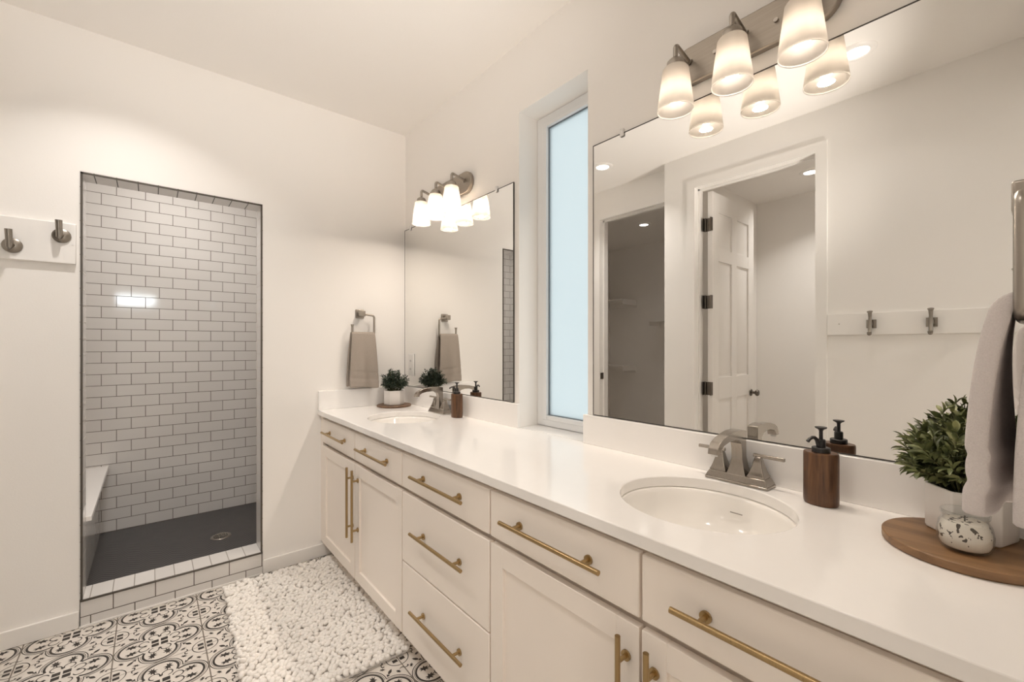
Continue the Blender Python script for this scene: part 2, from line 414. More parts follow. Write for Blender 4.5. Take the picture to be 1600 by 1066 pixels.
# ---------------------------------------------------------------- room shell
HW = H + .02
def boxes(name, mat, lst, label=None, **kw):
    bm = nb()
    for b in lst: box(bm, *b)
    return struct(name, bm, mat, label, **kw)
boxes('ceiling', 'ceiling', [(-2.95, B + .25, -3.2, 4.4, H, H + .1)], 'flat white ceiling')
WY0, WY1, WZ1 = 1.157, 1.584, 2.406       # window reveal
XW = B + .12                              # window plane
boxes('wall_right', 'wall', [(B, B + .2, -3.1, WY0, 0, H), (B, B + .2, WY1, D + .0, 0, H), (B, B + .2, WY0, WY1, WZ1, H), (B, B + .2, WY0, WY1, 0, CZ - .031)], 'wall behind the mirrors with a deep window reveal')
OX0, OX1, OZ = -.238, .480, 2.076         # shower opening
DI = 2.915                                # inside face of the far wall
q = .010
boxes('wall_far', 'wall', [(WA - .12, OX0 - q, D, DI, 0, H), (OX1 + q, B + .2, D, DI, 0, H), (OX0 - q, OX1 + q, D, DI, OZ + q, H)], 'white wall with the doorless shower opening')
DY0, DY1, DZ = .867, 1.64, 2.474          # toilet room door opening
boxes('wall_left', 'wall', [(WL - .115, WL, NY, DY0 - .02, 0, H), (WL - .115, WL, DY1 + .02, 1.895, 0, H), (WL - .115, WL, DY0 - .02, DY1 + .02, DZ + .02, H)], 'white wall with the toilet room doorway, seen in the near mirror')
AY0, AY1 = 1.93, 2.636                    # closet opening
boxes('wall_recess', 'wall', [(WA - .115, WA, 1.896, AY0 - .02, 0, H), (WA - .115, WA, AY1 + .02, D - .001, 0, H), (WA - .115, WA, AY0 - .02, AY1 + .02, DZ + .02, H)], 'set-back white wall with the closet doorway')
boxes('wall_near', 'wall', [(.52, B, NY - .12, NY, 0, H), (WL - .115, .52, NY - .12, NY, 2.474, H)], 'wall at the near end of the vanity')
# toilet room and closet behind the left wall
boxes('wall_toilet_back', 'wall', [(-2.19, -2.09, .2, 1.93, 0, H)], 'back wall of the toilet room')
boxes('wall_toilet_side', 'wall', [(-2.09, WL - .116, 1.835, 1.895, 0, H), (-2.09, WL - .116, .2, .3, 0, H)], 'side wall of the toilet room')
boxes('wall_closet_back', 'wall', [(-2.85, -2.75, 1.8, 4.3, 0, H)], 'closet back wall in shade')
boxes('wall_closet_side', 'wall', [(-2.75, -.84, 4.2, 4.3, 0, H), (-2.75, -2.19, 1.8, 1.895, 0, H), (-.95, -.84, DI, 4.2, 0, H)], 'closet side wall')
# the next room behind the camera, with the transom window that shows in the shower tiles
BX0, BX1, BZ0, BZ1, BY = -.51, .073, 2.056, 2.279, -3.0
boxes('wall_bedroom', 'wall', [(-1.6, BX0, BY - .1, BY, 0, H), (BX1, B, BY - .1, BY, 0, H), (BX0, BX1, BY - .1, BY, 0, BZ0), (BX0, BX1, BY - .1, BY, BZ1, H), (-1.7, -1.6, BY - .1, NY, 0, H), (-1.6, WL - .116, NY - .12, NY, 0, H)], 'bedroom wall with a small high window')
bm = nb()
for a in ((BX0, BX0 + .02), (BX1 - .02, BX1), (-.125, -.095)): box(bm, a[0], a[1], BY - .07, BY - .03, BZ0, BZ1)
box(bm, BX0, BX1, BY - .07, BY - .03, BZ0, BZ0 + .02); box(bm, BX0, BX1, BY - .07, BY - .03, BZ1 - .02, BZ1)
w2 = struct('window_2', bm, 'vinyl', 'small high two-pane window of the next room')
bm = nb(); box(bm, BX0 + .01, BX1 - .01, BY - .052, BY - .048, BZ0 + .01, BZ1 - .01); obj('pane', bm, 'window_clear', w2)
# shower shell
boxes('wall_shower_back', 'tile_back', [(-.66, 1.0, 4.07, 4.15, 0, H)], 'white subway tiled back wall of the shower')
boxes('wall_shower_left', 'tile_side', [(-.74, -.66, DI + .001, 4.15, 0, H)], 'subway tiled left wall of the shower')
boxes('wall_shower_right', 'tile_side', [(.92, 1.0, DI + .001, 4.069, 0, H)], 'subway tiled right wall of the shower')
boxes('floor_shower', 'chevron', [(-.66, .92, DI + .001, 4.07, .0, .006)], 'charcoal chevron tiled shower floor')
bm = nb(); box(bm, OX0 - q, OX0, D + .001, DI + .012, .125, OZ)
j = struct('trim_1', bm, 'tile_jamb', 'narrow stacked tiles lining the shower opening')
bm = nb(); box(bm, OX1, OX1 + q, D + .001, DI + .012, .125, OZ); obj('right_jamb', bm, 'tile_jamb', j)
bm = nb(); box(bm, OX0 - q, OX1 + q, D + .001, DI + .012, OZ, OZ + q); obj('head', bm, 'tile_head', j)
bm = nb()
e = .007
box(bm, OX0 - e, OX0 + .001, D - .003, D + .002, .124, OZ + e); box(bm, OX1 - .001, OX1 + e, D - .003, D + .002, .124, OZ + e)
box(bm, OX0 - e, OX1 + e, D - .003, D + .002, OZ - .001, OZ + e)
struct('trim_2', bm, 'edge_trim', 'dark metal edge around the shower opening')
# curb
t = thing('shower_curb', 'low white subway tiled curb across the foot of the shower opening', 'shower curb', ((OX0 + OX1) / 2, D, 0))
bm = nb(); box(bm, OX0 - .006, OX1 + .006, D - .012, DI + .010, 0.001, .118); obj('curb_body', bm, 'tile_curb', t)
bm = nb(); box(bm, OX0 + .001, OX1 - .001, D - .006, DI + .012, .118, .126); obj('curb_cap', bm, 'tile_curb_top', t)
bm = nb(); box(bm, OX0 - .006, OX1 + .006, D - .016, D - .006, .1175, .1255); o = obj('metal_edge', bm, 'edge_trim', t, bevel=.002); o['label'] = 'dark metal edge strip'
bm = nb(); box(bm, OX0 - .010, OX1 + .006, D - .018, D - .012, .001, .009); obj('caulk_line', bm, 'trim', t)
# bench
t = thing('shower_bench', 'white slab bench along the left wall inside the shower', 'shower bench', (-.44, 3.5, 0.006))
bm = nb(); box(bm, -.659, -.218, DI + .014, 4.068, .437, .462); obj('seat_slab', bm, 'slab', t, bevel=.003)
bm = nb(); box(bm, -.659, -.262, DI + .014, 4.068, .006, .437); o = obj('tiled_base', bm, 'tile_side', t)
# drain
t = thing('shower_drain', 'round dark metal drain set in the charcoal shower floor', 'drain', (.366, 3.50, .006))
bm = nb(); lathe(bm, [(.0, .001), (.042, .001), (.045, .004), (.057, .004), (.060, .0)], .366, 3.5, .006); obj('ring', bm, 'satin', t, smooth=True)
bm = nb()
for k in range(-3, 4):
    hh = math.sqrt(.04 ** 2 - (k * .011) ** 2); box(bm, .366 + k * .011 - .003, .366 + k * .011 + .003, 3.5 - hh, 3.5 + hh, .007, .0105)
obj('grate', bm, 'pewter', t)

# baseboards and casings
boxes('baseboard_far', 'trim', [(OX1 + .0075, .868, D - .013, D - .0005, 0.001, .078), (WA + .014, OX0 - .0115, D - .013, D - .0005, 0.001, .078)], 'low white baseboard under the shower wall', bevel=.003)
boxes('baseboard_left', 'trim', [(WL, WL + .013, NY, DY0 - .065, 0.001, .078), (WL, WL + .013, DY1 + .065, 1.895, 0.001, .078), (WA, WA + .013, AY1 + .065, D - .001, 0.001, .078)], 'white baseboard of the left wall', bevel=.003)
def casing(name, x, y0, y1, z, wd, depth, label, skip_low=False, full=True):
    bm = nb(); th = .012
    if not skip_low: box(bm, x, x + th, y0 - wd, y0, 0.001, z + wd)
    box(bm, x, x + th, y1, y1 + wd, 0.001, z + wd)
    box(bm, x, x + th, y0, y1, z, z + wd)
    # jamb lining with a door stop
    for a, b in ((y0 - .019, y0), (y1, y1 + .019)): box(bm, x - depth, x, a, b, 0.001, z + .019)
    box(bm, x - depth, x, y0, y1, z, z + .019)
    box(bm, x - depth * .55, x - depth * .38, y0, y0 + .012, 0.001, z); box(bm, x - depth * .55, x - depth * .38, y1 - .012, y1, 0.001, z)
    box(bm, x - depth * .55, x - depth * .38, y0, y1, z - .012, z)
    return struct(name, bm, 'trim', label)
casing('trim_3', WL, DY0, DY1, DZ, .060, .1145, 'flat white casing of the toilet room doorway')
casing('trim_4', WA, AY0, AY1, DZ, .060, .1145, 'white casing of the closet doorway', skip_low=True)
bm = nb(); box(bm, WA - .05, WA - .001, AY1 - .004, AY1 + .003, .97, 1.03); struct('trim_5', bm, 'hinge', 'dark strike plate on the closet jamb')

# ---------------------------------------------------------------- window over the counter
bm = nb()
y0, y1, z0, z1 = WY0 + .002, WY1 - .002, CZ + .003, WZ1 - .002
fw = .038
for (a, b, c, d_) in ((y0, y0 + fw, z0, z1), (y1 - fw, y1, z0, z1), (y0 + fw, y1 - fw, z0, z0 + .028), (y0 + fw, y1 - fw, z1 - fw, z1)):
    box(bm, XW, XW + .06, a, b, c, d_)
win = struct('window_1', bm, 'vinyl', 'tall narrow frosted window between the two mirrors')
bm = nb(); i0, i1, k0, k1 = y0 + fw, y1 - fw, z0 + .028, z1 - fw; s_ = .026
for (a, b, c, d_) in ((i0, i0 + s_, k0, k1), (i1 - s_, i1, k0, k1), (i0 + s_, i1 - s_, k0, k0 + .022), (i0 + s_, i1 - s_, k1 - .016, k1)):
    box(bm, XW - .004, XW + .045, a, b, c, d_)
sash = obj('sash', bm, 'vinyl', win, bevel=.003)
bm = nb(); a, b, c, d_ = i0 + s_, i1 - s_, k0 + .022, k1 - .016; g = .003
for (e0, e1, e2, e3) in ((a, a + g, c, d_), (b - g, b, c, d_), (a, b, c, c + g), (a, b, d_ - g, d_)): box(bm, XW + .012, XW + .03, e0, e1, e2, e3)
obj('gasket', bm, 'gasket', sash)
bm = nb(); box(bm, XW + .018, XW + .024, a + .001, b - .001, c + .001, d_ - .001); obj('pane', bm, 'window_frost', win)
pl = bpy.data.lights.new('window_portal', 'AREA'); pl.shape = 'RECTANGLE'; pl.size = b - a; pl.size_y = d_ - c; pl.cycles.is_portal = True
po = bpy.data.objects.new('window_portal', pl); C.objects.link(po); po.location = (XW + .05, (a + b) / 2, (c + d_) / 2); po.rotation_euler = (PI / 2, 0, PI / 2)
po.parent = win
dl = bpy.data.lights.new('daylight', 'AREA'); dl.shape = 'RECTANGLE'; dl.size = .62; dl.size_y = .27; dl.energy = 9; dl.color = (.86, .95, 1)
do = bpy.data.objects.new('daylight', dl); C.objects.link(do); do.location = ((BX0 + BX1) / 2, BY - .14, (BZ0 + BZ1) / 2); do.rotation_euler = (PI / 2, 0, 0); do.parent = w2   # bright sky outside the high window

# ---------------------------------------------------------------- countertop, sinks, vanity
SX, SRX, SRY = 1.078, .190, .208
SINKS = (2.225, .542)
CF = .7835
def counter():
    t = thing('countertop', 'long white quartz countertop running the length of the vanity', 'countertop', (1.07, 1.37, CZ - .03))
    bm = nb(); n = 48
    yb = [NY + .001, .02 + NY, (SINKS[0] + SINKS[1]) / 2, D - .002]
    # top and bottom faces with elliptical holes, strip by strip
    def ell(cy): return [(SX + SRX * math.cos(2 * PI * k / n), cy + SRY * math.sin(2 * PI * k / n)) for k in range(n)]
    x0, x1 = CF, B - .001
    def zone(ya, yb_, cy, z, flip):
        e = [bm.verts.new((x, y, z)) for x, y in ell(cy)]
        outer = []
        for k in range(n):
            a = 2 * PI * k / n; c, s = math.cos(a), math.sin(a)
            # ray from the ellipse centre to the zone rectangle
            tx = ((x1 - SX) / c if c > 0 else (x0 - SX) / c) if abs(c) > 1e-9 else 1e9
            ty = ((yb_ - cy) / s if s > 0 else (ya - cy) / s) if abs(s) > 1e-9 else 1e9
            tt = min(tx, ty); outer.append([SX + tt * c, cy + tt * s])
        cor = [(x1, yb_), (x0, yb_), (x0, ya), (x1, ya)]
        for cx_, cy_ in cor:   # snap the nearest ray to each corner
            kk = min(range(n), key=lambda k: (outer[k][0] - cx_) ** 2 + (outer[k][1] - cy_) ** 2); outer[kk] = [cx_, cy_]
        ov = [bm.verts.new((x, y, z)) for x, y in outer]
        for k in range(n):
            f = [e[k], ov[k], ov[(k + 1) % n], e[(k + 1) % n]]
            bm.faces.new(f[::-1] if flip else f)
        return e, ov
    mid = yb[2]
    for (ya, ybb, cy) in ((NY + .001, mid, SINKS[1]), (mid, D - .002, SINKS[0])):
        et, ot = zone(ya, ybb, cy, CZ, False); eb, ob = zone(ya, ybb, cy, CZ - .03, True)
        for k in range(n): bm.faces.new((et[(k + 1) % n], et[k], eb[k], eb[(k + 1) % n])); bm.faces.new((ot[k], ot[(k + 1) % n], ob[(k + 1) % n], ob[k]))
    bmesh.ops.remove_doubles(bm, verts=bm.verts[:], dist=1e-5)
    bad = [f for f in bm.faces if all(abs(v.co.y - mid) < 1e-5 for v in f.verts)]
    bmesh.ops.delete(bm, geom=bad, context='FACES_ONLY')
    obj('slab', bm, 'quartz', t, bevel=.0025, seg=2, angle=60)
    bm = nb(); box(bm, B, XW + .055, WY0 + .001, WY1 - .001, CZ - .03, CZ); obj('window_ledge', bm, 'quartz', t)
    for (a, b) in ((WY1 - .012, D - .0225), (NY + .002, WY0 + .009)):
        bm = nb(); box(bm, B - .0205, B - .0005, a, b, CZ, 1.0105); obj('backsplash', bm, 'quartz', t, bevel=.002)
    bm = nb(); box(bm, CF + .001, B - .001, D - .022, D - .0005, CZ, 1.0105); obj('side_splash', bm, 'quartz', t, bevel=.002)
counter()
def sink(cy, label):
    t = thing('undermount_sink', label, 'sink', (SX, cy, CZ - .03), 'oval undermount sinks')
    bm = nb(); n = 56
    prof = [(1.06, -.030), (1.06, -.034), (1.015, -.0302), (.985, -.034), (.965, -.045), (.90, -.085), (.78, -.125), (.55, -.150), (.25, -.158), (.12, -.160), (.115, -.165)]
    rings = []
    for s, z in prof: rings.append([bm.verts.new((SX + SRX * s * math.cos(2 * PI * k / n), cy + SRY * s * math.sin(2 * PI * k / n), CZ + z - .0003)) for k in range(n)])
    for r0, r1 in zip(rings, rings[1:]):
        for k in range(n): bm.faces.new((r0[k], r0[(k + 1) % n], r1[(k + 1) % n], r1[k]))
    bm.faces.new(rings[-1])
    bmesh.ops.solidify(bm, geom=bm.faces[:], thickness=.004) if False else None
    obj('basin', bm, 'porcelain', t, smooth=True)
    bm = nb(); lathe(bm, [(0, .004), (.018, .004), (.023, .001), (.023, -.002)], SX, cy, CZ - .1655, 24); obj('drain', bm, 'satin', t, smooth=True)
    bm = nb(); box(bm, SX + .1640, SX + .1675, cy - .030, cy + .002, CZ - .0722, CZ - .0702); obj('overflow_slot', bm, 'slot_grey', t)
sink(SINKS[0], 'oval white undermount sink at the far end, by the shower wall')
sink(SINKS[1], 'oval white undermount sink at the near end, in front of the large mirror')

FX = .80      # door face plane
def pull(parent, p0, p1):
    # round bar between p0 and p1 with two posts going back to the front
    p0, p1 = Vector(p0), Vector(p1); d = (p1 - p0).normalized(); r = .0062
    bm = nb(); tube(bm, [p0, p1], r, 14)
    for k in (.055, (p1 - p0).length - .055):
        q_ = p0 + d * k
        tube(bm, [q_, (FX - .004, q_.y, q_.z)], .0052, 12)
        tube(bm, [(FX - .005, q_.y, q_.z), (FX, q_.y, q_.z)], .0115, 16)
    o = obj('handle', bm, 'brass', parent, smooth='auto'); o['label'] = 'slim brass bar handle'
def slab_front(root, name, y0, y1, z0, z1):
    bm = nb(); box(bm, FX, FX + .019, y0, y1, z0, z1); return obj(name, bm, 'cabinet', root, bevel=.003)
def shaker(root, y0, y1, z0, z1):
    bm = nb(); s = .058
    box(bm, FX, FX + .019, y0, y0 + s, z0, z1); box(bm, FX, FX + .019, y1 - s, y1, z0, z1)
    box(bm, FX, FX + .019, y0 + s, y1 - s, z0, z0 + s); box(bm, FX, FX + .019, y0 + s, y1 - s, z1 - s, z1)
    box(bm, FX + .010, FX + .018, y0 + s - .002, y1 - s + .002, z0 + s - .002, z1 - s + .002)
    return obj('door', bm, 'cabinet', root, bevel=.0015)
def body(root, y0, y1, sinky=None):
    bm = nb()
    zt = CZ - .0305
    if sinky is None: box(bm, FX + .034, B - .002, y0, y1, .098, zt)
    else:   # open-topped carcass round the basin
        box(bm, FX + .034, FX + .048, y0, y1, .098, zt); box(bm, B - .02, B - .002, y0, y1, .098, zt)
        box(bm, FX + .048, B - .02, y0, y0 + .018, .098, zt); box(bm, FX + .048, B - .02, y1 - .018, y1, .098, zt); box(bm, FX + .048, B - .02, y0 + .018, y1 - .018, .098, .116)
    obj('carcass', bm, 'cabinet', root)
    bm = nb(); box(bm, FX + .075, FX + .09, y0, y1, .001, .098); obj('toe_kick', bm, 'cabinet', root)
HX = .768
def sink_base(label, y0, ym, y1, hy, top_h):
    r = thing('vanity_cabinet', label, 'cabinet', (1.08, ym, 0), 'white vanity cabinets')
    body(r, y0, y1, ym); g = .0035
    # near and far halves: a drawer front above, a shaker door below
    for (a, b, hh) in ((y0 + .003, ym - g, hy[0]), (ym + g, y1 - .003, hy[1])):
        d_ = slab_front(r, 'drawer_front', a, b, .706, .846); c = (a + b) / 2
        pull(d_, (HX, c - .18, .780), (HX, c + .18, .780))
        d_ = shaker(r, a, b, .099, .6865); pull(d_, (HX, hh, .311), (HX, hh, .667))
    return r
sink_base('white vanity cabinet at the far end, two drawer fronts over two shaker doors', 1.6745, 2.215, 2.752, (2.166, 2.239), None)
sink_base('nearest white vanity cabinet, under the near sink, cut by the frame', .002, .5365, 1.0675, (.502, .571), None)
r = thing('drawer_cabinet', 'white bank of three drawers between the two sink cabinets', 'cabinet', (1.08, 1.37, 0), 'white vanity cabinets')
body(r, 1.069, 1.673)
for z0, z1, hz in ((.706, .846, .780), (.4055, .6865, .5605), (.099, .3995, .258)):
    d_ = slab_front(r, 'drawer_front', 1.0725, 1.6705, z0, z1); pull(d_, (HX, 1.182, hz), (HX, 1.543, hz))
bm = nb(); box(bm, FX + .004, FX + .022, 2.7535, D - .001, .098, CZ - .0305); box(bm, FX + .004, FX + .022, NY + .001, .0005, .098, CZ - .0305)
struct('trim_6', bm, 'cabinet', 'white filler strips closing the vanity against the walls')

# ---------------------------------------------------------------- mirrors
def mirror(y0, y1, clips, label):
    t = thing('wall_mirror', label, 'mirror', (B, (y0 + y1) / 2, 1.012), 'frameless vanity mirrors')
    bm = nb(); box(bm, B - .0062, B - .006, y0, y1, 1.0125, 2.078); obj('glass', bm, 'mirror', t)
    bm = nb(); box(bm, B - .0059, B - .0005, y0, y1, 1.0125, 2.078)
    ew = .0035
    for (e0, e1, e2, e3) in ((y0 - ew, y0, 1.0115, 2.078 + ew), (y1, min(y1 + ew, D - .0005), 1.0115, 2.078 + ew), (y0, y1, 1.0112, 1.0145), (y0, y1, 2.078, 2.078 + ew)): box(bm, B - .0068, B - .0005, e0, e1, e2, e3)
    o = obj('edge', bm, 'mirror_edge', t)
    for y in clips:
        bm = nb(); box(bm, B - .013, B - .0005, y - .007, y + .007, 2.082, 2.097); box(bm, B - .013, B - .0069, y - .009, y + .009, 2.066, 2.086); obj('clip', bm, 'clip', t, bevel=.003)
    return t
mirror(1.621, D - .004, (1.75, 2.70), 'frameless mirror over the far sink, reaching into the corner')
mirror(NY + .025, 1.122, (.985, .12), 'large frameless mirror over the near sink')

# ---------------------------------------------------------------- vanity lights
def vanity_light(cy, label, bulb='bulb', down=.8):
    t = thing('vanity_light', label, 'wall light', (B, cy, 2.19), 'three-shade vanity lights')
    zc, hh, L = 2.191, .060, .235
    poly = [(cy + L - hh + hh * math.cos(a), zc + hh * math.sin(a)) for a in [-PI / 2 + PI * k / 16 for k in range(17)]] + \
           [(cy - L + hh + hh * math.cos(a), zc + hh * math.sin(a)) for a in [PI / 2 + PI * k / 16 for k in range(17)]]
    bm = nb(); prism(bm, poly, B - .024, B - .0005, 'x'); obj('back_plate', bm, 'nickel_h', t, bevel=.004)
    bm = nb(); lathe(bm, [(0, .006), (.005, .004), (.006, 0)], B - .024, cy, zc, 12, axis='x'); bm2 = bm
    for v in bm.verts: v.co.x = 2 * (B - .024) - v.co.x
    for dy in (-.085, .085):
        b_ = nb(); tube(b_, [(B - .024, cy + dy, zc), (B - .030, cy + dy, zc)], .006, 12); obj('screw_cap', b_, 'satin', t, smooth='auto')
    bm.free()
    x = B - .104
    for dy in (-.171, 0, .171):
        y = cy + dy
        bm = nb()
        tube(bm, path([(B - .024, y, 2.203), (x, y, 2.224), (x, y, 2.185)], .014, 8), .0072, 12)
        tube(bm, [(B - .028, y, 2.2035), (B - .0245, y, 2.203)], .012, 16)
        arm = obj('arm', bm, 'nickel', t, smooth='auto')
        bm = nb(); lathe(bm, [(0, .027), (.009, .027), (.020, .025), (.0255, .019), (.027, .010), (.0275, -.004), (.0, -.004)], x, y, 2.1505, 32); obj('socket_cap', bm, 'nickel', arm, smooth='auto')
        bm = nb(); lathe(bm, [(.020, 2.150), (.035, 2.150), (.0385, 2.145), (.0545, 2.020), (.0535, 2.017), (.052, 2.020), (.0362, 2.142), (.034, 2.147), (.020, 2.147)], x, y, 0, 48)
        obj('lamp_shade', bm, 'shade', arm, smooth=True)
        bm = nb(); lathe(bm, [(0, 2.040), (.012, 2.0425), (.021, 2.051), (.0245, 2.064), (.021, 2.077), (.012, 2.0855), (0, 2.088)], x, y, 0, 24)
        obj('bulb', bm, bulb, arm, smooth=True)
        bm = nb(); lathe(bm, [(0, 2.0865), (.011, 2.0875), (.0135, 2.110), (.0135, 2.1465), (0, 2.1465)], x, y, 0, 20); obj('bulb_neck', bm, 'plate', arm, smooth='auto')
        l = bpy.data.lights.new('bulb_glow', 'AREA'); l.shape = 'DISK'; l.size = .040; l.energy = down; l.color = WARM
        lo = bpy.data.objects.new('bulb_glow', l); C.objects.link(lo); lo.parent = t; lo.location = (x - B, dy, 2.0225 - 2.19)
vanity_light(2.195, 'brushed nickel three-shade light over the far mirror', 'bulb_far', .75)
vanity_light(.545, 'brushed nickel three-shade light over the near mirror, top cut by the frame')

# ---------------------------------------------------------------- recessed ceiling lights
def can_light(x, y, power, label, r=.075, spread=115):
    t = thing('recessed_light', label, 'ceiling light', (x, y, H), 'recessed ceiling lights')
    bm = nb(); lathe(bm, [(r * .62, -.002), (r * .70, -.010), (r * .95, -.010), (r * 1.08, -.0005)], x, y, H, 40); obj('trim_ring', bm, 'trim', t, smooth=True)
    bm = nb(); lathe(bm, [(0, -.006), (r * .64, -.006), (r * .64, -.001)], x, y, H, 32); obj('lens', bm, 'lens', t, smooth='auto')
    l = bpy.data.lights.new('lamp', 'AREA'); l.shape = 'DISK'; l.size = r * 1.28; l.energy = power * CAN; l.color = CANC; l.spread = math.radians(spread)
    o = bpy.data.objects.new('lamp', l); C.objects.link(o); o.location = (0, 0, -.0075); o.parent = t
can_light(-.113, 2.245, 2.5, 'recessed ceiling light near the shower wall, seen at the left edge of the near mirror')
can_light(.028, .563, 0.35, 'recessed ceiling light over the near sink, seen beside the lamp shades in the mirror')
can_light(-1.84, 3.0, .36, 'recessed ceiling light inside the dark closet')
can_light(-1.53, 1.20, 2.4, 'recessed ceiling light inside the toilet room')
can_light(-.1, -1.6, 9, 'unseen ceiling light added as fill in the next room, behind the view', spread=170)  # added lamp, its bounce fills the bathroom through the doorway
can_light(.12, 3.46, 3.3, 'unseen recessed ceiling light added to brighten the shower, above the frame', spread=150)  # unseen lamp, added because the shower needs more light
# ---------------------------------------------------------------- faucets
def faucet(cy, label):
    bx = 1.303
    t = thing('faucet', label, 'faucet', (bx, cy, CZ), 'two-handle bathroom faucets')
    bm = nb(); frustum(bm, bx, cy, CZ + .0003, CZ + .008, .031, .086, .031, .086); frustum(bm, bx, cy, CZ + .008, CZ + .026, .030, .085, .023, .076); obj('base', bm, 'satin', t, bevel=.002)
    # spout: a flat-sided post with a flared foot and an arm reaching over the basin, one side outline given a width
    out = [(.0225, .024), (.0165, .045), (.0130, .075), (.0115, .110), (.0110, .146), (.0085, .1495), (-.020, .1535), (-.055, .1535), (-.095, .1490), (-.128, .1410), (-.148, .1310), (-.159, .1170), (-.1615, .1040),
           (-.1405, .1040), (-.1370, .1150), (-.122, .1235), (-.092, .1290), (-.060, .1300), (-.036, .1260), (-.021, .1150), (-.0155, .0950), (-.0155, .070), (-.0185, .045), (-.0235, .024)]
    bm = nb(); sides = []
    for sg in (-1, 1):
        sides.append([bm.verts.new((bx + px, cy + sg * (.0150 + (.011 * max(0, (.075 - pz) / .051) ** 1.5 if pz < .075 else 0) - (.002 if px < -.06 else 0)), CZ + pz)) for px, pz in out])
    n_ = len(out)
    for k in range(n_): bm.faces.new((sides[0][k], sides[0][(k + 1) % n_], sides[1][(k + 1) % n_], sides[1][k]))
    for sd_, rv in ((sides[0], True), (sides[1], False)):
        for k in range(n_ // 2 - 1):
            q4 = [sd_[k], sd_[k + 1], sd_[n_ - 2 - k], sd_[n_ - 1 - k]]
            bm.faces.new(q4[::-1] if rv else q4)
    sp = obj('spout', bm, 'satin', t, bevel=.0018)
    bm = nb(); tube(bm, [(bx - .1505, cy, CZ + .108), (bx - .1510, cy, CZ + .0985)], .0085, 20); obj('aerator', bm, 'clip', sp, smooth='auto')
    for s in (-1, 1):
        hy = cy + s * .052
        bm = nb()
        rg = []
        for zz, a_ in ((.0255, .0230), (.030, .0228), (.034, .0205), (.044, .0172), (.055, .0140), (.066, .0114), (.073, .0102), (.0765, .0088), (.083, .0080)):
            rg.append([bm.verts.new((bx + sx_ * a_, hy + sy_ * a_, CZ + zz)) for sx_, sy_ in ((-1, -1), (1, -1), (1, 1), (-1, 1))])
        for r0, r1 in zip(rg, rg[1:]):
            for k in range(4): bm.faces.new((r0[k], r0[(k + 1) % 4], r1[(k + 1) % 4], r1[k]))
        bm.faces.new(rg[0][::-1]); bm.faces.new(rg[-1])
        h = obj('handle', bm, 'satin', t, bevel=.0022, angle=60)
        bm = nb(); tube(bm, [(bx, hy - s * .013, CZ + .0862), (bx - .001, hy + s * .066, CZ + .0855)], .0068, 4, square=True); obj('lever', bm, 'satin', h, bevel=.0015)
faucet(2.225, 'satin nickel two-handle faucet at the far sink')
faucet(.545, 'satin nickel two-handle faucet at the near sink, left of the wooden soap dispenser')

# ---------------------------------------------------------------- soap dispensers
def dispenser(x, y, label, rot=0):
    t = thing('soap_dispenser', label, 'soap dispenser', (x, y, CZ), 'wooden soap dispensers')
    bm = nb(); n = 44; rings = []
    for s, z in ((.93, .0005), (.985, .005), (1, .012), (1, .122), (.985, .127), (.95, .1285)):
        rings.append([bm.verts.new((x + .029 * s * math.cos(2 * PI * k / n), y + .0375 * s * math.sin(2 * PI * k / n) * (1 if abs(math.sin(2 * PI * k / n)) < .9 else 1), CZ + z)) for k in range(n)])
    for a, b in zip(rings, rings[1:]):
        for k in range(n): bm.faces.new((a[k], a[(k + 1) % n], b[(k + 1) % n], b[k]))
    bm.faces.new(rings[0][::-1]); bm.faces.new(rings[-1])
    obj('bottle', bm, 'bottle_wood', t, smooth='auto')
    bm = nb(); lathe(bm, [(0, .1285), (.0195, .1285), (.0195, .139), (.018, .1405), (.010, .1405), (.010, .158), (.0085, .160), (.0, .160)], x, y, CZ, 28); p = obj('pump_collar', bm, 'black', t, smooth='auto')
    bm = nb(); lathe(bm, [(0, .158), (.0042, .158), (.0042, .181), (.006, .184), (.0125, .188), (.013, .1905), (.0, .1905)], x, y, CZ, 24); obj('plunger', bm, 'black', t, smooth='auto')
    bm = nb(); dx, dy = math.cos(rot), math.sin(rot)
    pts = [(x + dx * a, y + dy * a, CZ + z) for a, z in ((.006, .142), (.010, .152), (.0135, .160), (.020, .1655), (.027, .166), (.035, .1625), (.041, .157))]
    tube(bm, pts, .004, 12, radii=[.0055, .005, .0045, .004, .0038, .0036, .0042]); obj('nozzle', bm, 'black', t, smooth='auto')
dispenser(1.279, .340, 'wooden soap dispenser with black pump right of the near faucet', PI * .86)
dispenser(1.292, 2.026, 'wooden soap dispenser with black pump beside the far faucet', PI * .86)

